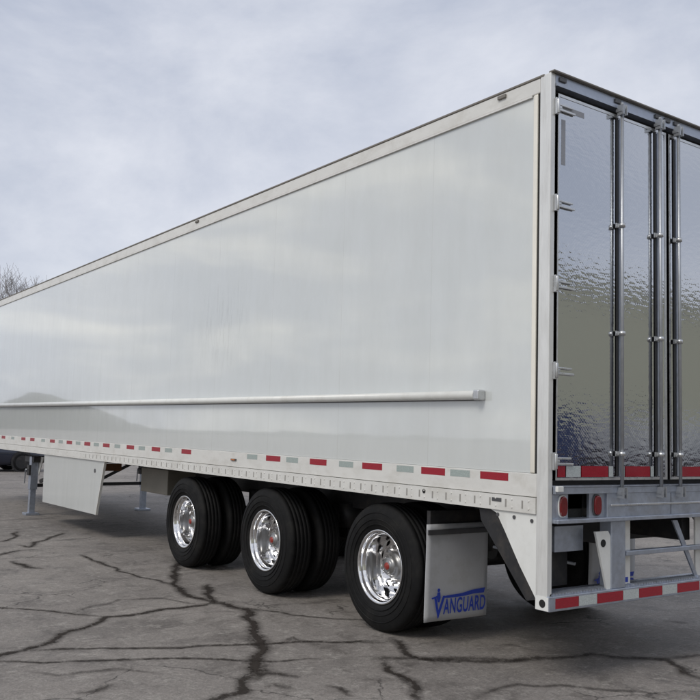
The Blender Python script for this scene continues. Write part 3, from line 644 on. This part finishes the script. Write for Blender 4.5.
# under the sill: guard with uprights, gussets, steps
grd = P('rear_guard', MB().box(-.014, W+.014, -.02, .10, .493, .590), 'galv', bevel=.005)
te = MB()
for i in range(86): te.prism([(0+.03*i+.01, .5905), (.03*i+.025, .606), (.03*i+.04, .5905)], 'y', .0, .085)
P('step_tread', te, 'galv', grd)
P('step_plate', MB().box(.03, W-.03, .101, .19, .575, .590), 'galv', grd)
P('end_cap', MB().box(-.0175, -.0145, -.015, .095, .498, .585), 'white', grd)
P('end_hole', MB().cyl((-.0178, .035, .541), (-.0195, .035, .541), .026, n=18), 'hole', grd)
edges = [(.045,.275,1),(.275,.462,0),(.462,.740,1),(.740,.919,0),(.919,1.190,1),(1.190,1.372,0),(1.372,1.652,1),(1.652,1.85,0),(1.85,2.12,1),(2.12,2.31,0),(2.31,2.56,1)]
for a, b, rdd in edges:
    P('reflector_tape', MB().box(a+.002, b-.002, -.0222, -.0204, .510, .575), 'red_tape' if rdd else 'white_tape', grd, label='red reflective tape on the rear guard' if rdd else 'white reflective tape on the rear guard')
for s in (0, 1):
    def X(a, b): return (a, b) if s == 0 else (W-b, W-a)
    x0, x1 = X(.625, .78); u_ = P('guard_upright', MB().box(x0, x1, -.012, .09, .5905, 1.0545), 'galv', grd, bevel=.006)
    x0, x1 = X(.782, .90); P('guard_plate', MB().box(x0, x1, .04, .055, .5905, 1.0545), 'rail', grd)
    pg = [(.464,.985),(.60,.985),(.6245,.95),(.6245,.5905),(.585,.5905)]
    pg = pg if s == 0 else [(W-a, b) for a, b in pg][::-1]
    gs = P('guard_gusset', MB().prism(pg, 'y', -.004, .012), 'white', grd)
    hx = .545 if s == 0 else W-.545
    P('gusset_hole', MB().cyl((hx, -.0045, .905), (hx, -.007, .905), .026, n=18), 'hole', grd)
pr = [(1.34, 1.0545), (1.46, 1.0545), (1.80, .70), (1.80, .83), (1.69, 1.0)]
sg_ = P('step_hanger', MB().prism([(1.38,1.03),(1.44,1.03),(1.70,.60),(1.66,.60)], 'y', .02, .032), 'galv', grd)
P('step_bar', MB().box(.80, W-.80, -.005, .05, .805, .838), 'galv', grd, bevel=.004)
P('frame_box', MB().box(.17, .462, .10, .14, .85, 1.02), 'galv', label='grey plate behind the rear guard')
P('decal', MB().box(.83, .875, .0385, .0395, .615, .65), 'blue', grd)

# underbody
fb = MB()
for i in range(52):
    y = .35+i*.305; fb.box(.60, W-.60, y, y+.05, 1.03, 1.139)
P('floor_beams', fb, 'flapbar')
for x in (.85, 1.70):
    P('slider_rail', MB().box(x-.05, x+.05, .12, 7.4, .86, 1.0295), 'black', bevel=.004)
P('dock_bumper_frame', MB().box(.06, .44, .22, .30, .60, .84), 'black')
P('cross_beam', MB().box(.42, W-.42, .70, .80, .80, 1.02), 'black')
P('air_line', MB().cyl((.4, .9, .78), (.62, .3, .72), .012, n=8), 'rod')
P('valve', MB().cyl((.30, .55, .80), (.42, .52, .80), .03, n=12), 'rod')
for z0, y0 in ((.82, 1.55), (.82, 3.4), (.82, 5.25)):
    P('suspension_hanger', MB().box(.80, .90, y0+.6, y0+.75, .60, .86), 'black')
    P('suspension_hanger', MB().box(1.65, 1.75, y0+.6, y0+.75, .60, .86), 'black')

# wheels
def tyre(cx, cy, side):
    pr = [(.045,.292),(.022,.31),(.004,.36),(.0,.41),(.006,.455),(.020,.490),(.030,.506),(.045,.514)]
    pr += [(.070,.518),(.072,.507),(.080,.507),(.082,.519),(.112,.520),(.114,.508),(.122,.508),(.124,.520),(.156,.520),(.158,.508),(.166,.508),(.168,.520),(.198,.519),(.200,.507),(.208,.507),(.210,.518)]
    pr += [(.235,.514),(.250,.506),(.260,.490),(.274,.455),(.28,.41),(.276,.36),(.258,.31),(.235,.292)]
    return MB().lathe([(x if side == 0 else -x, r) for x, r in pr], cx, cy, .52, 96)
AX = [1.853, 3.723, 5.594]
def wheel(side, cy):
    s = 1 if side == 0 else -1
    cx = .025 if side == 0 else W-.025
    o = bpy.data.objects.new('wheel', None); COL.objects.link(o); o.parent = T
    o['label'] = 'dual wheel with polished rim'
    P('tyre', tyre(cx, cy, side), 'rubber', o); P('tyre', tyre(cx+s*.33, cy, side), 'rubber', o)
    # raised sidewall ribs
    rb = MB()
    for r0, xx in ((.345, .0035), (.385, -.001), (.44, .0015)):
        rb.lathe([(s*(xx+.004), r0-.004), (s*(xx-.003), r0-.002), (s*(xx-.003), r0+.002), (s*(xx+.004), r0+.004)], cx, cy, .52, 72)
    P('sidewall_ribs', rb, 'rubber', o)
    pr = [(.055,.288),(.030,.300),(.022,.303),(.018,.298),(.020,.286),(.030,.278),(.052,.276),(.060,.272),(.066,.262),(.085,.257),(.140,.252),(.185,.244),(.212,.238),(.220,.230)]
    P('rim', MB().lathe([(s*a, b) for a, b in pr], cx, cy, .52, 96), 'chrome', o)
    # disc with ten hand holes
    b = MB(); n = 120; rs = [.232,.226,.216,.206,.196,.188,.17,.14,.10]
    xs_ = [.220,.218,.213,.208,.204,.200,.198,.198,.198]
    V = [[b.bm.verts.new((cx+s*x, cy+r*math.cos(2*math.pi*i/n), .52+r*math.sin(2*math.pi*i/n))) for i in range(n)] for r, x in zip(rs, xs_)]
    for k in range(len(rs)-1):
        for i in range(n):
            ph = (i+.5) % 12 - 6
            rc = (rs[k]+rs[k+1])/2
            if (ph/2.6)**2+((rc-.206)/.021)**2 < 1: continue
            f = b.bm.faces.new((V[k][i], V[k][(i+1)%n], V[k+1][(i+1)%n], V[k+1][i])); f.smooth = True
    P('wheel_disc', b, 'chrome', o)
    P('brake_drum', MB().cyl((cx+s*.235, cy, .52), (cx+s*.55, cy, .52), .225, n=32), 'black', o)
    for i in range(10):
        t = 2*math.pi*(i+.3)/10; y = cy+.150*math.cos(t); z = .52+.150*math.sin(t)
        P('wheel_nut', MB().cyl((cx+s*.197, y, z), (cx+s*.160, y, z), .018, .015, n=6), 'chrome', o)
    hb = MB().lathe([(s*a, r) for a, r in ((.20,.118),(.175,.110),(.165,.10),(.16,.085),(.135,.080),(.115,.072),(.11,.055))], cx, cy, .52, 40)
    P('hub', hb, 'hubmetal', o)
    P('hub_cap', MB().lathe([(s*a, r) for a, r in ((.112,.057),(.108,.050),(.104,.047),(.103,.0))], cx, cy, .52, 30), 'hubmetal', o)
    P('hub_plug', MB().lathe([(s*a, r) for a, r in ((.105,.032),(.096,.028),(.095,.0))], cx, cy, .52, 20), 'hubred', o)
    return o
for side in (0, 1):
    for cy in AX: wheel(side, cy)
for cy in AX:
    ax = P('axle', MB().cyl((.56, cy, .52), (W-.56, cy, .52), .065, n=20), 'black')
    for x in (.85, 1.75):
        P('trailing_arm', MB().bar((x, cy+.65, .66), (x, cy-.35, .60), .08, .12), 'black', ax)
        P('air_spring', MB().cyl((x, cy-.33, .66), (x, cy-.33, .90), .12, n=20), 'black', ax)
    P('brake_chamber', MB().cyl((.95, cy-.2, .64), (.95, cy-.38, .66), .08, n=16), 'black', ax)

# mud flaps
def curve_text(txt, size, name):
    c = bpy.data.curves.new(name, 'FONT'); c.body = txt; c.size = size; c.extrude = .0008; c.offset = size*.016; c.shear = .12; c.space_character = 1.06
    o = bpy.data.objects.new(name, c); COL.objects.link(o); bpy.context.view_layer.update()
    dg = bpy.context.evaluated_depsgraph_get(); me = bpy.data.meshes.new_from_object(o.evaluated_get(dg))
    bpy.data.objects.remove(o); return me
for s in (0, 1):
    x0, x1 = (.022, .668) if s == 0 else (W-.668, W-.022)
    y = 1.235
    pts = [(x0,.188),(x1,.188),(x1,.925),(x0,.925)]
    b = MB(); nx, nz = 14, 16; g = []
    for i in range(nx+1):
        row = []
        for j in range(nz+1):
            u = i/nx; v = j/nz; yy = y+.006*math.sin(u*5+1)*(1-v)+.004*math.cos(v*4)
            row.append(b.bm.verts.new((x0+(x1-x0)*u, yy, .188+v*.737)))
        g.append(row)
    for i in range(nx):
        for j in range(nz): f = b.bm.faces.new((g[i][j], g[i+1][j], g[i+1][j+1], g[i][j+1])); f.smooth = True
    fl = P('mud_flap', b, 'flap'); so_ = fl.modifiers.new('thickness', 'SOLIDIFY'); so_.thickness = .008; so_.offset = 1
    P('hanger_bar', MB().box(x0, x1, y-.022, y-.008, .845, .885), 'flapbar', fl, bevel=.003)
    P('hanger_bracket', MB().box(x0+.05, x1-.02, y+.02, y+.06, .90, 1.025), 'black', fl)
    lw = x1-x0
    # lettering with a large first letter, a bar above and a small figure on the V
    def put(me, xa, xb, za, zb):
        lo = [min(v.co[i] for v in me.vertices) for i in (0, 1)]; hi = [max(v.co[i] for v in me.vertices) for i in (0, 1)]
        for v in me.vertices: v.co = Vector((xa+(v.co.x-lo[0])/(hi[0]-lo[0])*(xb-xa), y-.0185-v.co.z, za+(v.co.y-lo[1])/(hi[1]-lo[1])*(zb-za)))
        me.materials.clear(); me.materials.append(M['blue'])
        o = bpy.data.objects.new('lettering', me); COL.objects.link(o); o.parent = fl
    put(curve_text('V', .19, 'v'), x0+.070, x0+.185, .215, .380)
    put(curve_text('ANGUARD', .118, 'w'), x0+.165, x0+.612, .240, .358)
    sw = MB().prism([(x0+.15,.366),(x0+.20,.380),(x0+.36,.386),(x0+.46,.402),(x0+.61,.412),(x0+.595,.372),(x0+.48,.372),(x0+.38,.362),(x0+.22,.360)], 'y', y-.0192, y-.0178)
    P('swoosh', sw, 'blue', fl)
    fg = MB().cyl((x0+.118, y-.0192, .425), (x0+.118, y-.0178, .425), .014, n=14)
    fg.prism([(x0+.104,.410),(x0+.132,.410),(x0+.137,.37),(x0+.127,.335),(x0+.109,.335),(x0+.099,.37)], 'y', y-.0192, y-.0178)
    fg.prism([(x0+.045,.372),(x0+.10,.385),(x0+.10,.372),(x0+.05,.362)], 'y', y-.0192, y-.0178)
    P('emblem', fg, 'blue', fl)

# landing gear
for s, x in ((0, .15), (1, 2.36)):
    yl = 12.1 if s == 0 else 12.4
    lg = P('landing_leg', MB().box(x-.065, x+.065, yl-.065, yl+.065, .45, 1.03), 'galv', bevel=.006)
    P('inner_leg', MB().box(x-.05, x+.05, yl-.05, yl+.05, .04, .45), 'galv', lg, bevel=.004)
    P('foot', MB().box(x-.12, x+.12, yl-.12, yl+.12, .0, .04), 'galv', lg, bevel=.006)
    P('bracket', MB().prism([(yl-.30,1.03),(yl+.30,1.03),(yl+.07,.70),(yl-.07,.70)], 'x', x+.07, x+.085), 'rail', lg)
    P('crank', MB().cyl((x-.10, yl, .80), (x-.14, yl, .80), .012, n=8).bar((x-.14, yl, .80), (x-.14, yl+.02, .56), .012, .02, (1,0,0)), 'rod', lg)
    P('gear_box', MB().box(x-.10, x-.067, yl-.07, yl+.07, .70, .88), 'black', lg)
P('leg_brace', MB().bar((.22, 12.1, .52), (2.29, 12.4, .52), .05, .06), 'black')
P('leg_brace', MB().bar((.22, 11.9, .60), (.55, 10.6, 1.02), .04, .06), 'black')
P('leg_brace', MB().bar((2.29, 12.2, .60), (1.9, 10.6, 1.02), .04, .06), 'black')
P('leg_brace', MB().bar((1.3, 12.2, .55), (2.25, 12.4, .98), .035, .05), 'black')
P('cross_beam', MB().box(.1, W-.1, 11.95, 12.5, .93, 1.029), 'black')
# white skirt panel
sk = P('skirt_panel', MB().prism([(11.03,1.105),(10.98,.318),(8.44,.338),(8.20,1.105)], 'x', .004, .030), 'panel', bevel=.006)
P('skirt_return', MB().prism([(8.438,.338),(8.418,.34),(8.178,1.105),(8.198,1.105)], 'x', .0, .034), 'rail', sk)
P('skirt_latch', MB().cyl((-.002, 8.55, .96), (.003, 8.55, .96), .03, n=12), 'flapbar', sk)
P('storage_box', MB().box(.40, 1.05, 6.9, 7.8, .72, 1.05), 'tank', bevel=.01, label='grey brown box under the floor')
P('toolbox_bracket', MB().box(1.05, 1.35, 11.0, 11.2, .83, .95), 'rust', label='small rusty orange bracket')
